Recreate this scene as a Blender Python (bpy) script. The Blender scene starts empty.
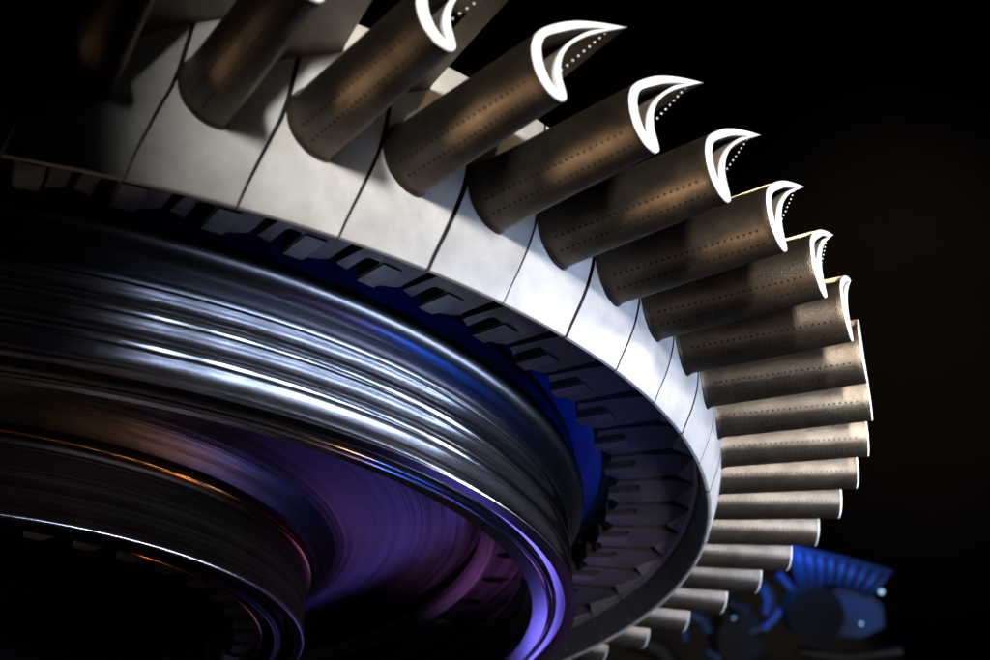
import bpy, bmesh, math, random
from mathutils import Vector, Matrix
random.seed(7)
PI = math.pi
S = 0.40                       # one working unit = radius of the platform edge = 0.40 m
N = 69                         # blades on the wheel
D = 2 * PI / N
sc = bpy.context.scene
COL = sc.collection

def P(r, a, z):
    return Vector((r * math.cos(a) * S, r * math.sin(a) * S, z * S))

# ------------------------------------------------------------------ objects
def link(name, me, mat=None, parent=None):
    o = bpy.data.objects.new(name, me)
    COL.objects.link(o)
    if mat: me.materials.append(mat)
    if parent: o.parent = parent
    return o

def empty(name, loc=(0, 0, 0)):
    o = bpy.data.objects.new(name, None)
    COL.objects.link(o)
    o.location = loc
    o.empty_display_size = .05
    return o

def tag(o, label, cat, group=None):
    o['label'] = label
    o['category'] = cat
    if group: o['group'] = group
    return o

def mesh_from(name, verts, faces, smooth=True, ang=35):
    me = bpy.data.meshes.new(name)
    me.from_pydata([tuple(v) for v in verts], [], faces)
    me.update()
    bm = bmesh.new(); bm.from_mesh(me)
    bmesh.ops.recalc_face_normals(bm, faces=bm.faces)
    bm.to_mesh(me); bm.free()
    if smooth:
        for p in me.polygons: p.use_smooth = True
        me.set_sharp_from_angle(angle=math.radians(ang))
    return me

def lathe(name, prof, mat, parent, seg=720, closed=True, ang=28):
    V = []; F = []; n = len(prof)
    for i in range(seg):
        a = 2 * PI * i / seg
        for r, z in prof: V.append(P(r, a, z))
    m = n if closed else n - 1
    for i in range(seg):
        j = (i + 1) % seg
        for k in range(m):
            l = (k + 1) % n
            F.append((i * n + k, i * n + l, j * n + l, j * n + k))
    return link(name, mesh_from(name, V, F, True, ang), mat, parent)

# ---------------------------------------------------------------- materials
def nodes(name):
    m = bpy.data.materials.new(name); m.use_nodes = True
    nt = m.node_tree
    b = nt.nodes['Principled BSDF']
    return m, nt, b

def N_(nt, t, **kw):
    n = nt.nodes.new(t)
    for k, v in kw.items(): setattr(n, k, v)
    return n

def mottled(name, c1, c2, metal, rough, scale=60., rvar=.12, bump=.15, bscale=900., spots=0., rot=None):
    """cast or ground metal with cloudy variation, fine grain and worn roughness"""
    m, nt, b = nodes(name); L = nt.links.new
    tc = N_(nt, 'ShaderNodeTexCoord')
    oi = N_(nt, 'ShaderNodeObjectInfo')
    add = N_(nt, 'ShaderNodeVectorMath', operation='ADD')
    mul = N_(nt, 'ShaderNodeMath', operation='MULTIPLY'); mul.inputs[1].default_value = 7.3
    L(oi.outputs['Random'], mul.inputs[0])
    L(tc.outputs['Object'], add.inputs[0]); L(mul.outputs[0], add.inputs[1])
    n1 = N_(nt, 'ShaderNodeTexNoise'); n1.inputs['Scale'].default_value = scale
    n1.inputs['Detail'].default_value = 7; n1.inputs['Roughness'].default_value = .65
    L(add.outputs[0], n1.inputs['Vector'])
    cr = N_(nt, 'ShaderNodeValToRGB')
    cr.color_ramp.elements[0].position = .3; cr.color_ramp.elements[1].position = .7
    cr.color_ramp.elements[0].color = (*c1, 1); cr.color_ramp.elements[1].color = (*c2, 1)
    L(n1.outputs['Fac'], cr.inputs['Fac'])
    hv = N_(nt, 'ShaderNodeHueSaturation'); vr = N_(nt, 'ShaderNodeMapRange')
    vr.inputs['To Min'].default_value = .84; vr.inputs['To Max'].default_value = 1.12
    L(oi.outputs['Random'], vr.inputs['Value']); L(vr.outputs[0], hv.inputs['Value']); L(cr.outputs[0], hv.inputs['Color'])
    L(hv.outputs[0], b.inputs['Base Color'])
    mr = N_(nt, 'ShaderNodeMapRange')
    mr.inputs['To Min'].default_value = rough - rvar; mr.inputs['To Max'].default_value = rough + rvar
    n3 = N_(nt, 'ShaderNodeTexNoise'); n3.inputs['Scale'].default_value = scale * 2.3; n3.inputs['Detail'].default_value = 5
    L(add.outputs[0], n3.inputs['Vector']); L(n3.outputs['Fac'], mr.inputs['Value']); L(mr.outputs[0], b.inputs['Roughness'])
    b.inputs['Metallic'].default_value = metal
    n2 = N_(nt, 'ShaderNodeTexNoise'); n2.inputs['Scale'].default_value = bscale; n2.inputs['Detail'].default_value = 4
    L(add.outputs[0], n2.inputs['Vector'])
    bp = N_(nt, 'ShaderNodeBump'); bp.inputs['Strength'].default_value = bump; bp.inputs['Distance'].default_value = .0006
    L(n2.outputs['Fac'], bp.inputs['Height']); L(bp.outputs[0], b.inputs['Normal'])
    return m

def turned(name, c1, c2, metal, rough, lines=700., bump=.3, aniso=.6, cloud=.3, rvar=.1):
    """lathe-turned metal: fine circumferential lines, stretched highlights"""
    m, nt, b = nodes(name); L = nt.links.new
    tc = N_(nt, 'ShaderNodeTexCoord')
    sx = N_(nt, 'ShaderNodeSeparateXYZ'); L(tc.outputs['Object'], sx.inputs[0])
    cx = N_(nt, 'ShaderNodeCombineXYZ'); L(sx.outputs['X'], cx.inputs[0]); L(sx.outputs['Y'], cx.inputs[1])
    ln = N_(nt, 'ShaderNodeVectorMath', operation='LENGTH'); L(cx.outputs[0], ln.inputs[0])
    at = N_(nt, 'ShaderNodeMath', operation='ARCTAN2'); L(sx.outputs['Y'], at.inputs[0]); L(sx.outputs['X'], at.inputs[1])
    am = N_(nt, 'ShaderNodeMath', operation='MULTIPLY'); am.inputs[1].default_value = .0004; L(at.outputs[0], am.inputs[0])
    c2x = N_(nt, 'ShaderNodeCombineXYZ')
    L(ln.outputs['Value'], c2x.inputs[0]); L(sx.outputs['Z'], c2x.inputs[1]); L(am.outputs[0], c2x.inputs[2])
    n1 = N_(nt, 'ShaderNodeTexNoise'); n1.inputs['Scale'].default_value = lines
    n1.inputs['Detail'].default_value = 2; n1.inputs['Roughness'].default_value = .6
    L(c2x.outputs[0], n1.inputs['Vector'])
    n0 = N_(nt, 'ShaderNodeTexNoise'); n0.inputs['Scale'].default_value = 45; n0.inputs['Detail'].default_value = 6
    L(tc.outputs['Object'], n0.inputs['Vector'])
    mx = N_(nt, 'ShaderNodeMix'); mx.data_type = 'FLOAT'; mx.inputs[0].default_value = cloud
    L(n1.outputs['Fac'], mx.inputs[2]); L(n0.outputs['Fac'], mx.inputs[3])
    cr = N_(nt, 'ShaderNodeValToRGB')
    cr.color_ramp.elements[0].position = .35; cr.color_ramp.elements[1].position = .65
    cr.color_ramp.elements[0].color = (*c1, 1); cr.color_ramp.elements[1].color = (*c2, 1)
    L(mx.outputs[0], cr.inputs['Fac']); L(cr.outputs[0], b.inputs['Base Color'])
    mr = N_(nt, 'ShaderNodeMapRange'); mr.inputs['To Min'].default_value = max(.03, rough - rvar); mr.inputs['To Max'].default_value = rough + rvar
    L(mx.outputs[0], mr.inputs['Value']); L(mr.outputs[0], b.inputs['Roughness'])
    b.inputs['Metallic'].default_value = metal
    b.inputs['Anisotropic'].default_value = aniso
    tg = N_(nt, 'ShaderNodeTangent'); tg.direction_type = 'RADIAL'; tg.axis = 'Z'
    L(tg.outputs[0], b.inputs['Tangent'])
    bp = N_(nt, 'ShaderNodeBump'); bp.inputs['Strength'].default_value = bump; bp.inputs['Distance'].default_value = .0005
    L(n1.outputs['Fac'], bp.inputs['Height']); L(bp.outputs[0], b.inputs['Normal'])
    return m

M_blade = mottled('blade_coat', (.078, .060, .045), (.150, .120, .092), .93, .35, 70, .07, .35, 2200)
M_plat = mottled('platform_cast', (.27, .258, .243), (.46, .448, .432), .15, .42, 32, .12, .15, 900)
M_tip = mottled('ground_tip', (.86, .86, .87), (.95, .95, .95), .05, .35, 90, .06, .1, 1200)
M_cav = mottled('tip_cavity', (.10, .08, .065), (.20, .17, .14), .4, .5, 90, .06, .2, 1200)
M_shank = mottled('shank_steel', (.055, .047, .060), (.10, .088, .108), .6, .45, 60, .1, .35, 1300)
M_lug = mottled('root_lug_steel', (.07, .07, .078), (.13, .13, .14), .6, .42, 60, .08, .3)
M_under = mottled('shaded_underside', (.010, .009, .011), (.018, .017, .020), .0, .75, 60, .1, .2)  # near-black: shade painted into uncoated undersides, gap walls and disk rim
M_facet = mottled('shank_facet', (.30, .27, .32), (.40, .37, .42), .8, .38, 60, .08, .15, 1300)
M_shade = mottled('hole_shade', (.008, .007, .006), (.012, .010, .009), 0, .9, 60, .05, .1)  # near-black: shade of holes and slot walls put into the colour
M_shade.node_tree.nodes['Principled BSDF'].inputs['Specular IOR Level'].default_value = .08
M_shade.node_tree.nodes['Principled BSDF'].inputs['Roughness'].default_value = 1.0
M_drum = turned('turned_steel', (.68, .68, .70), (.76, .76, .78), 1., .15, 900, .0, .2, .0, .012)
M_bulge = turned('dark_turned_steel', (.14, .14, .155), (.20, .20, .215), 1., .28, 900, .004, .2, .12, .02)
M_web = turned('web_steel', (.13, .12, .14), (.25, .235, .26), .95, .36, 420, .7, .4)
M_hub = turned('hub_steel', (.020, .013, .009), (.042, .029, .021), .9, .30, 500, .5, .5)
M_ring = turned('front_ring_steel', (.38, .36, .40), (.52, .50, .55), .9, .33, 600, .5, .4)

# ============================================================ turbine rotor
rotor = tag(empty('turbine_rotor', (0, 0, 0)),
            'large metal turbine rotor wheel with bronze blades around white platforms and polished ringed drum', 'turbine rotor')

# ---- one blade -------------------------------------------------------------
OUT = [(.0555, .735), (.0575, .655), (.0625, .592), (.070, .535), (.081, .500), (.092, .492), (.102, .510), (.113, .565), (.126, .700),
       (.142, .930), (.157, 1.235), (.1705, 1.56),
       (.150, 1.275), (.135, 1.080), (.119, .915), (.104, .812), (.090, .765), (.078, .765), (.068, .790), (.0605, .800), (.0565, .775)]
def closed_spline(pts, sub, corners=()):
    """Catmull-Rom through a closed polyline; corners keep a cusp"""
    n = len(pts); out = []
    for i in range(n):
        p0, p1, p2, p3 = pts[i - 1], pts[i], pts[(i + 1) % n], pts[(i + 2) % n]
        if i in corners: p0 = p1
        if (i + 1) % n in corners: p3 = p2
        for s in range(sub):
            t = s / sub
            out.append(tuple(.5 * ((2 * p1[k]) + (-p0[k] + p2[k]) * t + (2 * p0[k] - 5 * p1[k] + 4 * p2[k] - p3[k]) * t * t
                       + (-p0[k] + 3 * p1[k] - 3 * p2[k] + p3[k]) * t ** 3) for k in (0, 1)))
    return out
RT = 1.193
# section in length units (z, y) about a stacking point, y = tangential
Z0, U0 = .100, .75
def sect_len(pts): return [(z, (u - U0) * D * RT) for z, u in pts]
outer = closed_spline(sect_len(OUT), 4, corners=(11,))
def offset(poly, d):
    n = len(poly); res = []
    A = sum(poly[i][0] * poly[(i + 1) % n][1] - poly[(i + 1) % n][0] * poly[i][1] for i in range(n))
    sg = 1 if A > 0 else -1
    for i in range(n):
        a = poly[i - 1]; b = poly[(i + 1) % n]
        tx, ty = b[0] - a[0], b[1] - a[1]; l = math.hypot(tx, ty) or 1e-9
        nx, ny = ty / l * sg, -tx / l * sg
        res.append((poly[i][0] + nx * d, poly[i][1] + ny * d))
    return res
def place(poly, r, swell=1.0, shift=0.0):
    out = []
    for z, y in poly:
        yy = y * swell + shift
        out.append(P(r, U0 * D + yy / r, z))
    return out
def airfoil():
    V = []; F = []; n = len(outer)
    rs = [(1.010, .0022), (1.0195, .0016), (1.0210, .0007), (1.0235, .0002), (1.027, 0), (1.05, 0), (1.08, 0), (1.11, 0), (1.14, 0), (1.165, 0), (1.185, 0), (RT - .0012, 0), (RT, -.0006)]
    for r, off in rs:
        t = (RT - r) / (RT - 1.02)
        sw = 1 + .22 * max(0, t) ** 1.2                    # fuller camber near the root
        V += place(offset(outer, off) if off else outer, r, sw, -.0022 * t)
    for k in range(len(rs) - 1):
        for i in range(n):
            j = (i + 1) % n
            F.append((k * n + i, k * n + j, (k + 1) * n + j, (k + 1) * n + i))
    return mesh_from('blade', V, F, True, 50)
# inner outline of the hollow tip
INN = [(.0625, .728), (.066, .675), (.072, .625), (.082, .585), (.093, .572), (.102, .585), (.112, .640), (.124, .790), (.140, 1.02), (.1545, 1.285),
       (.1515, 1.262), (.141, 1.105), (.1265, .950), (.112, .825), (.098, .745), (.086, .708), (.076, .700), (.068, .722)]
inner = closed_spline(sect_len(INN), 4)
def nearest_param(poly, m):
    # resample a closed polygon to m points by arc length
    n = len(poly); seg = [math.dist(poly[i], poly[(i + 1) % n]) for i in range(n)]; T = sum(seg); res = []
    i = 0; acc = 0
    for k in range(m):
        t = T * k / m
        while acc + seg[i] < t: acc += seg[i]; i += 1
        f = (t - acc) / seg[i]; a = poly[i]; b = poly[(i + 1) % n]
        res.append((a[0] + (b[0] - a[0]) * f, a[1] + (b[1] - a[1]) * f))
    return res
def tip_rim():
    me = bpy.data.meshes.new('tip_rim'); bm = bmesh.new()
    o2 = offset(outer, -.0006)
    for r, (oo, ii) in ((RT + .0004, (o2, inner)),):
        vo = [bm.verts.new(v) for v in place(oo, r)]
        vi = [bm.verts.new(v) for v in place(ii, r)]
        eo = [bm.edges.new((vo[i], vo[(i + 1) % len(vo)])) for i in range(len(vo))]
        ei = [bm.edges.new((vi[i], vi[(i + 1) % len(vi)])) for i in range(len(vi))]
        bmesh.ops.triangle_fill(bm, edges=eo + ei, use_beauty=True)
    # wall going down the inside a little and the outer edge
    vd = [bm.verts.new(v) for v in place(offset(inner, .0002), RT - .0035)]
    for i in range(len(vi)):
        j = (i + 1) % len(vi); bm.faces.new((vi[i], vi[j], vd[j], vd[i]))
    vb = [bm.verts.new(v) for v in place(outer, RT - .0010)]
    for i in range(len(vo)):
        j = (i + 1) % len(vo); bm.faces.new((vo[i], vo[j], vb[j], vb[i]))
    bm.to_mesh(me); bm.free()
    return me
def tip_cavity():
    V = place(offset(inner, .0003), RT - .0030) + place(inner, RT - .030) + place(offset(inner, -.0008), RT - .050)
    n = len(inner); F = []
    for k in range(2):
        for i in range(n):
            j = (i + 1) % n; F.append((k * n + i, k * n + j, (k + 1) * n + j, (k + 1) * n + i))
    me = mesh_from('tip_cavity', V, F, True, 60)
    bm = bmesh.new(); bm.from_mesh(me); bm.verts.ensure_lookup_table()
    bm.faces.new([bm.verts[2 * n + i] for i in range(n)])
    bm.to_mesh(me); bm.free()
    return me
def surf_point(i_f, r, off=.00035):
    """point on the convex side at outline index i_f (float), with outward normal"""
    n = len(outer)
    t = (RT - r) / (RT - 1.02); sw = 1 + .22 * max(0, t) ** 1.2
    i = int(i_f); f = i_f - i
    def pt(q):
        z, y = q; return P(r, U0 * D + (y * sw - .0022 * t) / r, z)
    oo = offset(outer, off)
    a = pt(oo[i % n]); b = pt(oo[(i + 1) % n])
    p = a.lerp(b, f)
    rad = Vector((math.cos(U0 * D), math.sin(U0 * D), 0))
    tan = (b - a).normalized()
    nor = tan.cross(rad).normalized()
    if nor.dot(Vector((-math.sin(U0 * D), math.cos(U0 * D), 0))) > 0: nor = -nor
    return p, tan, rad, nor
def hole_row(i_f, count, r0, r1, size, stretch=1.0):
    V = []; F = []
    for k in range(count):
        r = r0 + (r1 - r0) * k / (count - 1)
        p, tan, rad, nor = surf_point(i_f, r)
        b = len(V); m = 8
        for q in range(m):
            a = 2 * PI * q / m
            V.append(p + tan * math.cos(a) * size * S * stretch + rad * math.sin(a) * size * S)
        F.append(tuple(range(b, b + m)))
    return mesh_from('cooling_hole_row', V, F, False)
def bead_row():
    """white beads standing for lit hole exits along the hollow side of the tip"""
    V = []; F = []
    for k in range(10):
        t = k / 9
        z = .089 + (.160 - .089) * t; u = .800 + (1.375 - .800) * t
        y = (u - U0) * D * RT + .0002; r = RT - .0035
        c = P(r, U0 * D + y / r, z); b = len(V)
        s = .00095 * S
        for (dx, dy, dz) in ((1, 0, 0), (-1, 0, 0), (0, 1, 0), (0, -1, 0), (0, 0, 1), (0, 0, -1)):
            V.append(c + Vector((dx, dy, dz * 1.2)) * s)
        for f in ((0, 2, 4), (2, 1, 4), (1, 3, 4), (3, 0, 4), (2, 0, 5), (1, 2, 5), (3, 1, 5), (0, 3, 5)):
            F.append(tuple(b + q for q in f))
    return mesh_from('lit_bead_row', V, F, True, 180)

# ---- platform ---------------------------------------------------------------
GAP = [(0, 0), (.02, .055), (.04, .125), (.06, .20), (.08, .285), (.10, .345), (.12, .385), (.14, .425), (.168, .485), (.206, .56)]
def gap_u(z):
    if z <= 0: return 0.
    for (a, ua), (b, ub) in zip(GAP, GAP[1:]):
        if z <= b: return ua + (ub - ua) * (z - a) / (b - a)
    return GAP[-1][1]
PP = [(.9985, .0004), (1.0002, .0008), (1.0012, .0025), (1.0045, .012), (1.0085, .022), (1.0120, .032), (1.0150, .043), (1.0172, .054), (1.0185, .066), (1.0190, .08), (1.0195, .10), (1.0195, .12), (1.0195, .14),
      (1.0195, .168), (1.0195, .2045), (1.0185, .206), (1.006, .206), (1.004, .20), (1.004, .06), (.9925, .050), (.9900, .046), (.9955, .003), (.9968, .0006)]
def platform():
    V = []; F = []; n = len(PP); m = 8
    for i in range(m + 1):
        f = i / m
        for r, z in PP:
            du = gap_u(z); g = .030 + .022 * min(1, z / .10)
            V.append(P(r, (du + g / 2 + (1 - g) * f) * D, z))
    for i in range(m):
        for k in range(n):
            l = (k + 1) % n
            F.append((i * n + k, i * n + l, (i + 1) * n + l, (i + 1) * n + k))
    F.append(tuple(range(n))); F.append(tuple(m * n + k for k in range(n))[::-1])
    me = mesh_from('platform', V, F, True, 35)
    me.materials.append(M_plat); me.materials.append(M_under)  # second slot paints underside and gap walls as shade
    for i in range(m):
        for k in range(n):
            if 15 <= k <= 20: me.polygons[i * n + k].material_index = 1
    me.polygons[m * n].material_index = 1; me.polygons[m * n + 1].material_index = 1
    return me

# ---- shank (the stepped root block seen from below) ------------------------
def extrude_poly(bm, poly, z0, z1, lip=0.0):
    lo = [bm.verts.new(P(r, u * D, z0)) for u, r in poly]
    hi = [bm.verts.new(P(r, u * D, z1)) for u, r in poly]
    n = len(poly); f = bm.faces.new(lo)
    for i in range(n):
        j = (i + 1) % n; bm.faces.new((lo[j], lo[i], hi[i], hi[j])).material_index = 1
    return f
def shank():
    bm = bmesh.new()
    body = [(-.185, .8920), (-.10, .8900), (.0, .8870), (.004, .9130), (.03, .9175), (.175, .9175), (.203, .9130), (.205, .8830), (.225, .8795), (.485, .8795),
            (.52, .8840), (.66, .8890), (.715, .8930), (.735, .9620), (.15, .9855), (-.04, .9620), (-.13, .9300)]
    extrude_poly(bm, body, .0500, .088)
    bmesh.ops.recalc_face_normals(bm, faces=bm.faces)
    me = bpy.data.meshes.new('shank'); bm.to_mesh(me); bm.free()
    me.materials.append(M_shank); me.materials.append(M_shade)  # slot and pocket walls painted black as shade
    return me
def root_lug():
    bm = bmesh.new()
    extrude_poly(bm, [(.225, .8790), (.485, .8790), (.480, .9180), (.222, .9180)],  .0485, .0505)
    bmesh.ops.recalc_face_normals(bm, faces=bm.faces)
    me = bpy.data.meshes.new('root_lug'); bm.to_mesh(me); bm.free()
    me.materials.append(M_lug); me.materials.append(M_shade)  # lug sides painted dark so they show no light
    return me
def facet():
    a = P(.9860, .165 * D, .0500); b = P(.9860, 1.135 * D, .0500); c = P(.9640, .725 * D, .0485)
    a2 = P(.9895, .165 * D, .0425); b2 = P(.9895, 1.135 * D, .0425); a3 = P(.9915, .165 * D, .0470); b3 = P(.9915, 1.135 * D, .0470)
    a1 = P(.9868, .165 * D, .0425); b1 = P(.9868, 1.135 * D, .0425)
    ct = P(.9640, .725 * D, .07); at = P(.9880, .165 * D, .07); bt = P(.9880, 1.135 * D, .07)
    V = [a, b, c, a1, b1, a2, b2, a3, b3, ct, at, bt]
    F = [(0, 1, 2), (3, 4, 1, 0), (5, 6, 4, 3), (7, 8, 6, 5), (0, 2, 9, 10), (2, 1, 11, 9), (7, 10, 11, 8)]
    return mesh_from('shank_facet', V, F, False)

blade0 = link('blade', airfoil(), M_blade, rotor)
parts = [link('platform', platform(), None, blade0), link('shank', shank(), None, blade0), link('shank_facet', facet(), M_facet, blade0), link('root_lug', root_lug(), None, blade0),
         link('tip_rim', tip_rim(), M_tip, blade0), link('tip_cavity', tip_cavity(), M_cav, blade0),
         link('cooling_hole_row', hole_row(7.0, 25, 1.032, 1.180, .0011, 1.1), M_shade, blade0),
         link('cooling_hole_row', hole_row(12.3, 24, 1.034, 1.178, .0011, 1.1), M_shade, blade0),
         link('lit_bead_row', bead_row(), M_tip, blade0)]  # bead row: lit hole exits drawn as white beads
for k in range(1, N):
    b = blade0.copy(); COL.objects.link(b); b.parent = rotor
    b.rotation_euler = (0, 0, k * D + random.uniform(-.0012, .0012))
    for q in parts:
        c = q.copy(); COL.objects.link(c); c.parent = b

# ---- disk rim behind the shanks, web, hub -----------------------------------
lathe('disk_rim', [(.838, .104), (.862, .104), (.876, .100), (.900, .094), (1.003, .090), (1.003, .190), (.99, .198), (.93, .200), (.86, .17), (.82, .14), (.80, .12), (.80, .10)], M_under, rotor, 360)  # near-black so the slots in front read as shade

M_bluer = mottled('blue_light_tint', (.010, .08, .36), (.014, .10, .46), .3, .45, 40, .1, .15)  # blue light in the gap put into the base colour
lathe('blue_light_ring', [(.840, .0985), (.874, .0965), (.8745, .0985), (.840, .1005)], M_bluer, rotor, 720)  # added ring that carries the blue light, not a real seal
drum = []
# bulge
drum += [(.800, .110), (.836, .100), (.8375, .090), (.8400, .078), (.8455, .066), (.8485, .056), (.8480, .048), (.8440, .0405), (.8370, .0345), (.8290, .0305), (.8220, .0275), (.8165, .0235), (.8140, .0185), (.8135, .0135)]
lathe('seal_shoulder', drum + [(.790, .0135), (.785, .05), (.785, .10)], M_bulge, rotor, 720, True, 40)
fins = [(.8120, .0130), (.8265, .0112)]
for i, z0 in enumerate((.0100, -.0200, -.0500)):
    fins += [(.8274, z0 + .0014), (.8284, z0 + .0006), (.8285, z0 - .0004), (.8279, z0 - .0013), (.8268, z0 - .0018),
             (.8235, z0 - .0024), (.8190, z0 - .0038), (.8150, z0 - .0056), (.8118, z0 - .0078), (.8095, z0 - .0105),
             (.8082, z0 - .0130), (.8090, z0 - .0138), (.8090, z0 - .0146), (.8074, z0 - .0153), (.8068, z0 - .0170), (.8058, z0 - .0205), (.8056, z0 - .0235), (.8070, z0 - .0262), (.8265, z0 - .0284)]
z0 = -.0800
fins += [(.8305, z0 + .0012), (.8312, z0 + .0004), (.8310, z0 - .0008), (.8300, z0 - .0014)]
fins += [(.8180, z0 - .0014), (.8170, z0 - .0008), (.8160, z0 + .012), (.8060, z0 + .012), (.8052, z0 - .0002), (.8044, z0 - .0012), (.8034, z0 - .0016), (.8026, z0 - .0010), (.8010, z0 + .0030), (.7975, z0 + .0030),
         (.7968, z0 - .0008), (.7958, z0 - .0016), (.7775, z0 + .0030), (.7762, z0 + .0045), (.7750, z0 + .012), (.7745, z0 + .040), (.7860, z0 + .046), (.7860, z0 + .052),
         (.7735, z0 + .070), (.7735, z0 + .073), (.7900, z0 + .078), (.7900, z0 + .09)]
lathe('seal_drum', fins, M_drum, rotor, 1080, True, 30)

# flange with holes inside the drum, web and hub
def holed_flange():
    """annular plate with a ring of oval holes, r .7385-.7905"""
    K = 46; V = []; F = []; bm = bmesh.new(); z = .030; z2 = .044
    R0, R1 = .7385, .7905; pit = 2 * PI / K; ce = .7630; hr, ha = .0195, .0125
    for k in range(K):
        a0 = k * pit; m = 16
        hole = [];
        for q in range(m):
            t = 2 * PI * q / m
            hole.append((ce + hr * math.sin(t), a0 + ha / ce * math.cos(t)))
        # square frame points matching angles
        fr = []
        for q in range(m):
            t = 2 * PI * q / m; c, s = math.cos(t), math.sin(t); mm = max(abs(c), abs(s))
            fr.append((ce + (s / mm) * ((R1 - ce) if s > 0 else (ce - R0)), a0 + (c / mm) * pit / 2))
        h0 = [bm.verts.new(P(r, a, z)) for r, a in hole]; f0 = [bm.verts.new(P(r, a, z)) for r, a in fr]
        h1 = [bm.verts.new(P(r, a, z2)) for r, a in hole]
        for q in range(m):
            j = (q + 1) % m
            bm.faces.new((h0[q], h0[j], f0[j], f0[q])); bm.faces.new((h0[j], h0[q], h1[q], h1[j]))
    bmesh.ops.remove_doubles(bm, verts=bm.verts, dist=1e-6)
    me = bpy.data.meshes.new('bolt_flange'); bm.to_mesh(me); bm.free()
    return me
link('bolt_flange', holed_flange(), M_web, rotor)
lathe('retaining_ring', [(.7385, .040), (.7380, .0300), (.7360, .0240), (.7330, .0238), (.7215, .0300), (.7195, .0325), (.7190, .042)], M_ring, rotor, 720)
web = [(.795, .070), (.719, .062), (.712, .052), (.700, .048), (.670, .052), (.630, .052), (.595, .048), (.570, .0425), (.552, .037), (.538, .031), (.526, .0235), (.516, .013), (.509, .003),
       (.4990, .000)]
lathe('disk_web', web + [(.499, .11), (.56, .13), (.70, .12), (.80, .112)], M_web, rotor, 720, True, 40)
hub = [(.5085, .0025), (.5035, -.0005), (.4985, -.0035), (.4955, -.0080), (.4940, -.014), (.4930, -.030), (.4920, -.084), (.4925, -.0878), (.4915, -.0900), (.4800, -.0905), (.4785, -.0885), (.4775, -.0740), (.4660, -.0735), (.4645, -.0860), (.4560, -.0880), (.4545, -.0860), (.4535, -.0700), (.4420, -.0700),
       (.4400, -.0800), (.4375, -.0812), (.4350, -.0800), (.4345, -.070), (.4345, .10), (.5085, .10)]
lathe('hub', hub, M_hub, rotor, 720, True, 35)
M_bead = turned('amber_glint_bead', (.72, .27, .045), (.82, .34, .07), 1., .16, 400, .0, .0, .1, .02)  # amber lamp reflection put into the bead colour
M_bead2 = turned('polished_edge', (.5, .48, .5), (.6, .58, .6), 1., .27, 400, .0, .0, .1, .02)
lathe('glint_bead', [(.4985 + .0042 * math.cos(t * PI / 5), -.0040 + .0042 * math.sin(t * PI / 5)) for t in range(10)], M_bead, rotor, 720, True, 60)  # added bead, shaped to carry the amber streak
for rb, zb, wb in ((.4905, -.0885, .0024), (.4385, -.0795, .0026)):  # added beads that draw the bright edge lines
    lathe('glint_bead', [(rb + wb * math.cos(t * PI / 5), zb + wb * math.sin(t * PI / 5)) for t in range(10)], M_bead2 if rb > .48 else M_bead, rotor, 720, True, 60)
# inward coupling teeth
K = 46
tb = bmesh.new()
for k in range(K):
    a = 2 * PI * (k + .3) / K; h = 2 * PI / K
    pr = [(-.34, .4360), (-.30, .4300), (-.20, .4100), (-.17, .4070), (.17, .4070), (.20, .4100), (.30, .4300), (.34, .4360)]
    lo = [tb.verts.new(P(r, a + f * h, -.0775)) for f, r in pr]; hi = [tb.verts.new(P(r, a + f * h, -.03)) for f, r in pr]
    tb.faces.new(lo)
    for i in range(len(pr)):
        j = (i + 1) % len(pr); tb.faces.new((lo[j], lo[i], hi[i], hi[j]))
bmesh.ops.recalc_face_normals(tb, faces=tb.faces)
me = bpy.data.meshes.new('coupling_teeth'); tb.to_mesh(me); tb.free()
link('coupling_teeth', me, M_ring, rotor)
# inner shaft liner with step slots, deep inside
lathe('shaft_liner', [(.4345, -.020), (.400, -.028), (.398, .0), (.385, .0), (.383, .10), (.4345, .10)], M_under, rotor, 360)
lathe('bore_light_block', [(.384, .060), (.05, .060), (.03, .064), (.03, .09), (.384, .09)], M_under, rotor, 180)  # added dark plate, stops lamp light coming through the bore
# spacer ring behind the blades
M_red = mottled('rear_ring_paint', (.022, .004, .004), (.035, .006, .006), .3, .5, 30, .1, .2)
lathe('rear_spacer', [(.985, .2105), (.960, .235), (.930, .245), (.70, .245), (.70, .20), (.93, .2015), (.98, .2055)], M_red, rotor, 360)

# ======================================================= machinery far behind
M_bpanel = mottled('blue_lit_panel', (.03, .07, .20), (.05, .11, .30), .2, .5, 20, .1, .2, 300)  # blue lamp light put into the base colour
M_black = mottled('black_rubber', (.002, .002, .003), (.004, .004, .005), 0, .85, 30, .1, .2)

# ================================================================== camera
Rm = Matrix(((0.454, 0.8902, -0.0371), (-0.4186, 0.1764, -0.8909), (-0.7866, 0.42, 0.4527)))
cpos = Vector((2.0138, -.2298, -.6492))
def at(px, py, depth):
    f = 1.59408 * 990
    d = Vector(((px - 495) / f, (py - 330) / f, 1.)) * depth
    return (cpos + Rm.transposed() @ d) * S
cam = bpy.data.cameras.new('camera'); co = bpy.data.objects.new('camera', cam); COL.objects.link(co)
rx = Rm[0].normalized(); bk = -Rm[2].normalized(); up = bk.cross(rx).normalized()
mw = Matrix((rx, up, bk)).transposed().to_4x4(); mw.translation = cpos * S
co.matrix_world = mw
cam.sensor_width = 36; cam.lens = 36 * 1.59408; cam.clip_start = .01; cam.clip_end = 100
cam.dof.use_dof = True; cam.dof.focus_distance = 1.62 * S; cam.dof.aperture_fstop = 15
sc.camera = co

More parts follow.
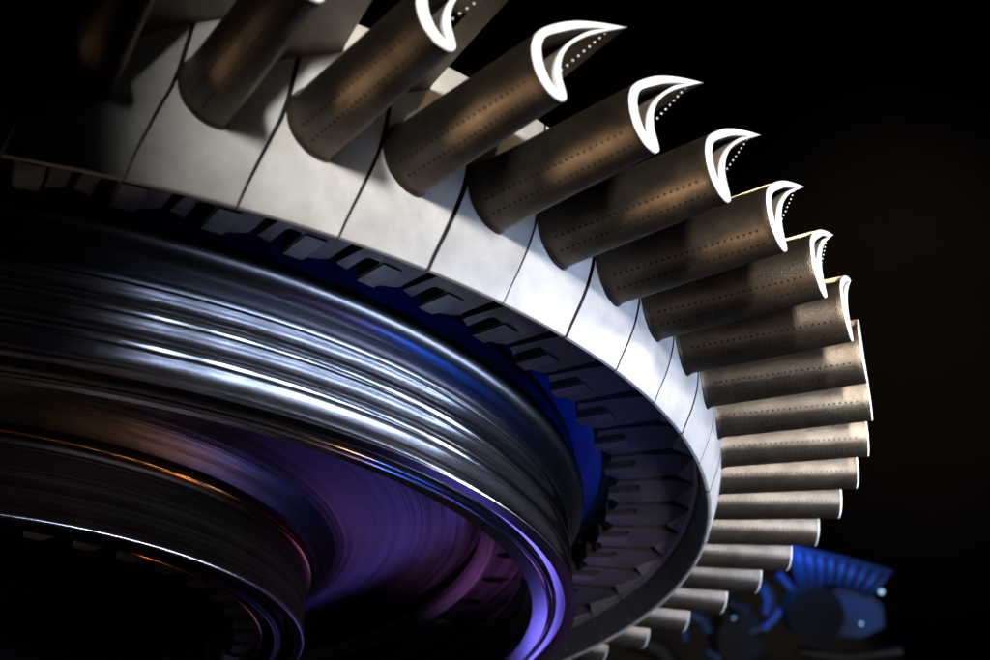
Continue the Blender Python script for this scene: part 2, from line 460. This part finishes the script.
# --- background module: ribbed duct with blue light in its colour, dark round housing, small lamps
BD = 7.0
origin = at(835, 585, BD)
Xc = Rm[0].normalized(); Yc = -Rm[1].normalized(); Zc = -Rm[2].normalized()
mod = tag(empty('engine_module', origin), 'blurred blue lit engine module with ribbed duct and black round housing in the dark background', 'engine module')
px = BD / (1.59408 * 990) * S                 # size of one photo pixel at that distance
def loc(x, y, z=0):                            # module's own frame: x right, y up, z towards viewer
    return Xc * (x - 835) * px + Yc * (585 - y) * px + Zc * z * px
def strip(name, pts_top, pts_bot, ribs, mat):
    V = []; F = []; n = len(pts_top); rows = 8
    for i in range(n):
        for j in range(rows + 1):
            t = j / rows
            x = pts_top[i][0] * (1 - t) + pts_bot[i][0] * t; y = pts_top[i][1] * (1 - t) + pts_bot[i][1] * t
            V.append(loc(x, y, 5 * math.sin(t * PI) + (3.2 * math.cos(2 * PI * i / (n - 1) * ribs) if ribs else 0)))
    for i in range(n - 1):
        for j in range(rows):
            a = i * (rows + 1) + j; F.append((a, a + 1, a + rows + 2, a + rows + 1))
    m = mesh_from(name, V, F, True, 60)
    o = link(name, m, mat, mod)
    md = o.modifiers.new('thick', 'SOLIDIFY'); md.thickness = 3 * px; md.offset = -1
    return o
nn = 90
top = [(786 + 104 * i / nn, 548 + 20 * (i / nn) + 6 * (i / nn) ** 2) for i in range(nn + 1)]
bot = [(797 + 72 * i / nn, 590 - 10 * math.sin(i / nn * 2.2) + 14 * (i / nn) ** 2) for i in range(nn + 1)]
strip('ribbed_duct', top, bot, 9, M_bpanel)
def tube(name, pts, rad, mat, seg=12, ends=True):
    V = []; F = []
    n = len(pts)
    for i, p in enumerate(pts):
        t = (pts[min(i + 1, n - 1)] - pts[max(i - 1, 0)]).normalized()
        a = t.cross(Zc if abs(t.dot(Zc)) < .9 else Xc).normalized(); b = t.cross(a)
        for q in range(seg):
            w = 2 * PI * q / seg; V.append(p + (a * math.cos(w) + b * math.sin(w)) * rad)
    for i in range(n - 1):
        for q in range(seg):
            r2 = (q + 1) % seg; F.append((i * seg + q, i * seg + r2, (i + 1) * seg + r2, (i + 1) * seg + q))
    F.append(tuple(range(seg))); F.append(tuple((n - 1) * seg + q for q in range(seg)))
    return link(name, mesh_from(name, V, F, True, 50), mat, mod)
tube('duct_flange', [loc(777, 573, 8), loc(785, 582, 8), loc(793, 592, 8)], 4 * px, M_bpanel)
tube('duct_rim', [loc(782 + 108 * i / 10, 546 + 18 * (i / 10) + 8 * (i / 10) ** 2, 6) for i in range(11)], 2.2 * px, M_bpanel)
tube('round_housing', [loc(808, 609, 4), loc(808.3, 609, 40)], 28 * px, M_black, 40)
lb = [(835, 588), (848, 584), (868, 592), (884, 606), (886, 628), (860, 640), (836, 636), (830, 610)]
bm = bmesh.new()
lo = [bm.verts.new(loc(x, y, -20)) for x, y in lb]; hi = [bm.verts.new(loc(x, y, -2)) for x, y in lb]
bm.faces.new(hi); bm.faces.new(lo[::-1])
for i in range(len(lb)):
    j = (i + 1) % len(lb); bm.faces.new((lo[i], lo[j], hi[j], hi[i]))
bmesh.ops.recalc_face_normals(bm, faces=bm.faces)
bmesh.ops.bevel(bm, geom=list(bm.edges), offset=2 * px, segments=3, affect='EDGES')
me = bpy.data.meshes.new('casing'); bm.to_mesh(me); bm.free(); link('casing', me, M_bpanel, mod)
M_dim = mottled('dim_machine_metal', (.02, .02, .02), (.05, .05, .05), .5, .5, 14, .1, .2, 200)
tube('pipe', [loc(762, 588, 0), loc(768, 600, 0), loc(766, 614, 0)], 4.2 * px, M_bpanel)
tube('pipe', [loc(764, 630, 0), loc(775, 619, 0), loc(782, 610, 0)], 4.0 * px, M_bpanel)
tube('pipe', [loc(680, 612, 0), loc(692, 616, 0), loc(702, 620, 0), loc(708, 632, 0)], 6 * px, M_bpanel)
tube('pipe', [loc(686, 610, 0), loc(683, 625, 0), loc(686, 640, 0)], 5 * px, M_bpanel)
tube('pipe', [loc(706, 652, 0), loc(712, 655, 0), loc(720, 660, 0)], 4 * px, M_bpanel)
tube('pipe', [loc(786, 606, 2), loc(788, 622, 2)], 4 * px, M_dim)
tube('pipe', [loc(715, 600, -12), loc(748, 612, -14), loc(752, 660, -14)], 6 * px, M_dim)
tube('pipe', [loc(628, 640, -12), loc(660, 652, -14), loc(690, 690, -14)], 12 * px, M_dim)
tube('pipe', [loc(800, 655, -12), loc(850, 662, -14), loc(905, 655, -14)], 6 * px, M_dim)
tube('support_ring', [loc(750 + 26 * math.cos(t * PI / 12), 608 - 26 * math.sin(t * PI / 12), -6) for t in range(25)], 4.5 * px, M_dim)
tube('gearbox_drum', [loc(735, 640, -30), loc(742, 640, 0)], 26 * px, M_dim, 32)
M_lamp, nt, b = nodes('lamp_glow')
b.inputs['Emission Color'].default_value = (.35, .65, 1, 1); b.inputs['Emission Strength'].default_value = 2.2
for x, y, s in ((880, 591, 1.9), (860, 623, 1.1), (733, 617, .8)):
    bm = bmesh.new(); bmesh.ops.create_uvsphere(bm, u_segments=16, v_segments=10, radius=s * px)
    bmesh.ops.translate(bm, verts=bm.verts, vec=loc(x, y, 6))
    me = bpy.data.meshes.new('indicator_lamp'); bm.to_mesh(me); bm.free(); link('indicator_lamp', me, M_lamp, mod)

M_wall = mottled('dark_wall', (.05, .04, .032), (.09, .07, .055), 0, .8, 1.1, .1, .1, 40)
wc = at(700, 330, 13.0)
bm = bmesh.new()
vs = [bm.verts.new(wc + Xc * x + Yc * y + Zc * z) for x, y, z in ((-7, -5, 1.5), (7, -5, -1.5), (7, 6, -1.5), (-7, 6, 1.5))]
bm.faces.new(vs); me = bpy.data.meshes.new('back_wall'); bm.to_mesh(me); bm.free()
bw = link('back_wall', me, M_wall); bw['kind'] = 'structure'
md = bw.modifiers.new('thick', 'SOLIDIFY'); md.thickness = .15; md.offset = 1
# ================================================================== lights
w = bpy.data.worlds.new('World'); sc.world = w; w.use_nodes = True
w.node_tree.nodes['Background'].inputs[0].default_value = (.02, .025, .04, 1)
w.node_tree.nodes['Background'].inputs[1].default_value = .02

def aim(o, tgt):
    d = (Vector(tgt) * S - o.location); o.rotation_euler = d.to_track_quat('-Z', 'Y').to_euler()
def spot(name, pos, tgt, power, color, ang, blend, size):
    l = bpy.data.lights.new(name, 'SPOT'); l.energy = power; l.color = color
    l.spot_size = math.radians(ang); l.spot_blend = blend; l.shadow_soft_size = size * S
    o = bpy.data.objects.new(name, l); COL.objects.link(o); o.location = Vector(pos) * S; aim(o, tgt); return o
def pol(az, dist, z): a = math.radians(az); return (dist * math.cos(a), dist * math.sin(a), z)
def area(name, pos, tgt, power, color, sx, sy, spread=180):
    l = bpy.data.lights.new(name, 'AREA'); l.energy = power; l.color = color; l.shape = 'RECTANGLE'
    l.size = sx * S; l.size_y = sy * S; l.spread = math.radians(spread)
    o = bpy.data.objects.new(name, l); COL.objects.link(o); o.location = Vector(pos) * S; aim(o, tgt); return o

def edge_spot(name, az, dist, z, left, half, tz, power, color, blend, size):
    """a spot whose cone ends, seen from above, at the point 'left'"""
    p = Vector(pol(az, dist, z)); d = math.atan2(left[1] - p.y, left[0] - p.x) - math.radians(half)
    h = math.hypot(p.x - .4, p.y - .6)
    return spot(name, p, (p.x + h * math.cos(d), p.y + h * math.sin(d), tz), power, color, 2 * half, blend, size)
edge_spot('key_lamp', 74, 3.6, .40, (1.02, .20), 20, .08, 20, (1, .97, .93), .20, .12)
spot('far_lamp', (2.45, .45, -.72), (.12, 1.14, .12), 50, (.93, .97, 1), 17, .6, .12)
edge_spot('front_lamp', -3, 3.4, .11, (1.0, .075), 18, .06, 92, (1, .975, .93), .10, .11)
for az, pw in ((22, 5), (31, 7.5), (40, 9.5), (49, 9.5), (58, 7), (68, 5)):
    edge_spot('drum_lamp', az, 2.7, -.42, (.82, .155), 28, -.02, pw, (.55, .69, 1), .14, .15)
spot('blue_low_lamp', (.28, 1.95, -1.5), (.80, .46, -.03), .4, (.02, .14, 1), 14, .5, .10)
area('blue_strip_lamp', (.80, 1.80, -1.45), (.80, .46, -.03), .009, (.02, .16, 1), 1.0, .10, 12)
spot('blue_gap_lamp', (2.9, -.78, -1.1), (.53, .69, .09), 38, (.03, .22, 1), 4.2, .6, .05)
spot('blue_lamp', (-1.50, 1.50, -.75), (.28, .56, .05), .34, (.20, .16, 1), 20, .5, .12)
spot('violet_lamp', (-1.35, 1.85, -.90), (.32, .54, 0), .34, (.50, .20, 1), 13, .5, .15)
spot('purple_lamp', (-.1, .0, -2.2), (.20, .70, 0), 85, (.66, .22, .80), 6, .7, .15)
spot('warm_lamp', (.04, -1.77, -.78), (.97, .70, .13), 92, (1, .72, .45), 11.5, .8, .25)
spot('warm_side_lamp', (2.35, -1.0, -1.3), (.84, .76, .12), 2.2, (1, .72, .46), 15, .7, .25)
spot('gold_lamp', pol(27, 2.6, 2.1), (.92, .60, .1), 14, (1, .70, .36), 24, .6, .12)
area('amber_lamp', (.60, 1.75, -1.52), (.45, .20, -.02), .0030, (1, .50, .14), .70, .07, 10)
spot('rim_lamp', (-.55, 1.85, 1.65), (.98, .60, .12), 7, (1, .76, .42), 26, .6, .12)
l = spot('module_lamp', (0, 0, 0), (0, 0, 0), 2.0, (.04, .24, 1), 100, .6, .05)
l.location = origin + Xc * -.13 + Yc * .13 + Zc * .10
l.rotation_euler = (at(806, 575, BD) - l.location).to_track_quat('-Z', 'Y').to_euler()

l = spot('wall_lamp', (0, 0, 0), (0, 0, 0), 16, (1, .78, .58), 34, 1.0, .4)
l.location = wc + Zc * 2.6 + Yc * 1.0 + Xc * .9
l.rotation_euler = (at(915, 330, 13.0) - l.location).to_track_quat('-Z', 'Y').to_euler()
sc.view_settings.view_transform = 'Standard'; sc.view_settings.look = 'None'
sc.view_settings.exposure = 0; sc.view_settings.gamma = 1
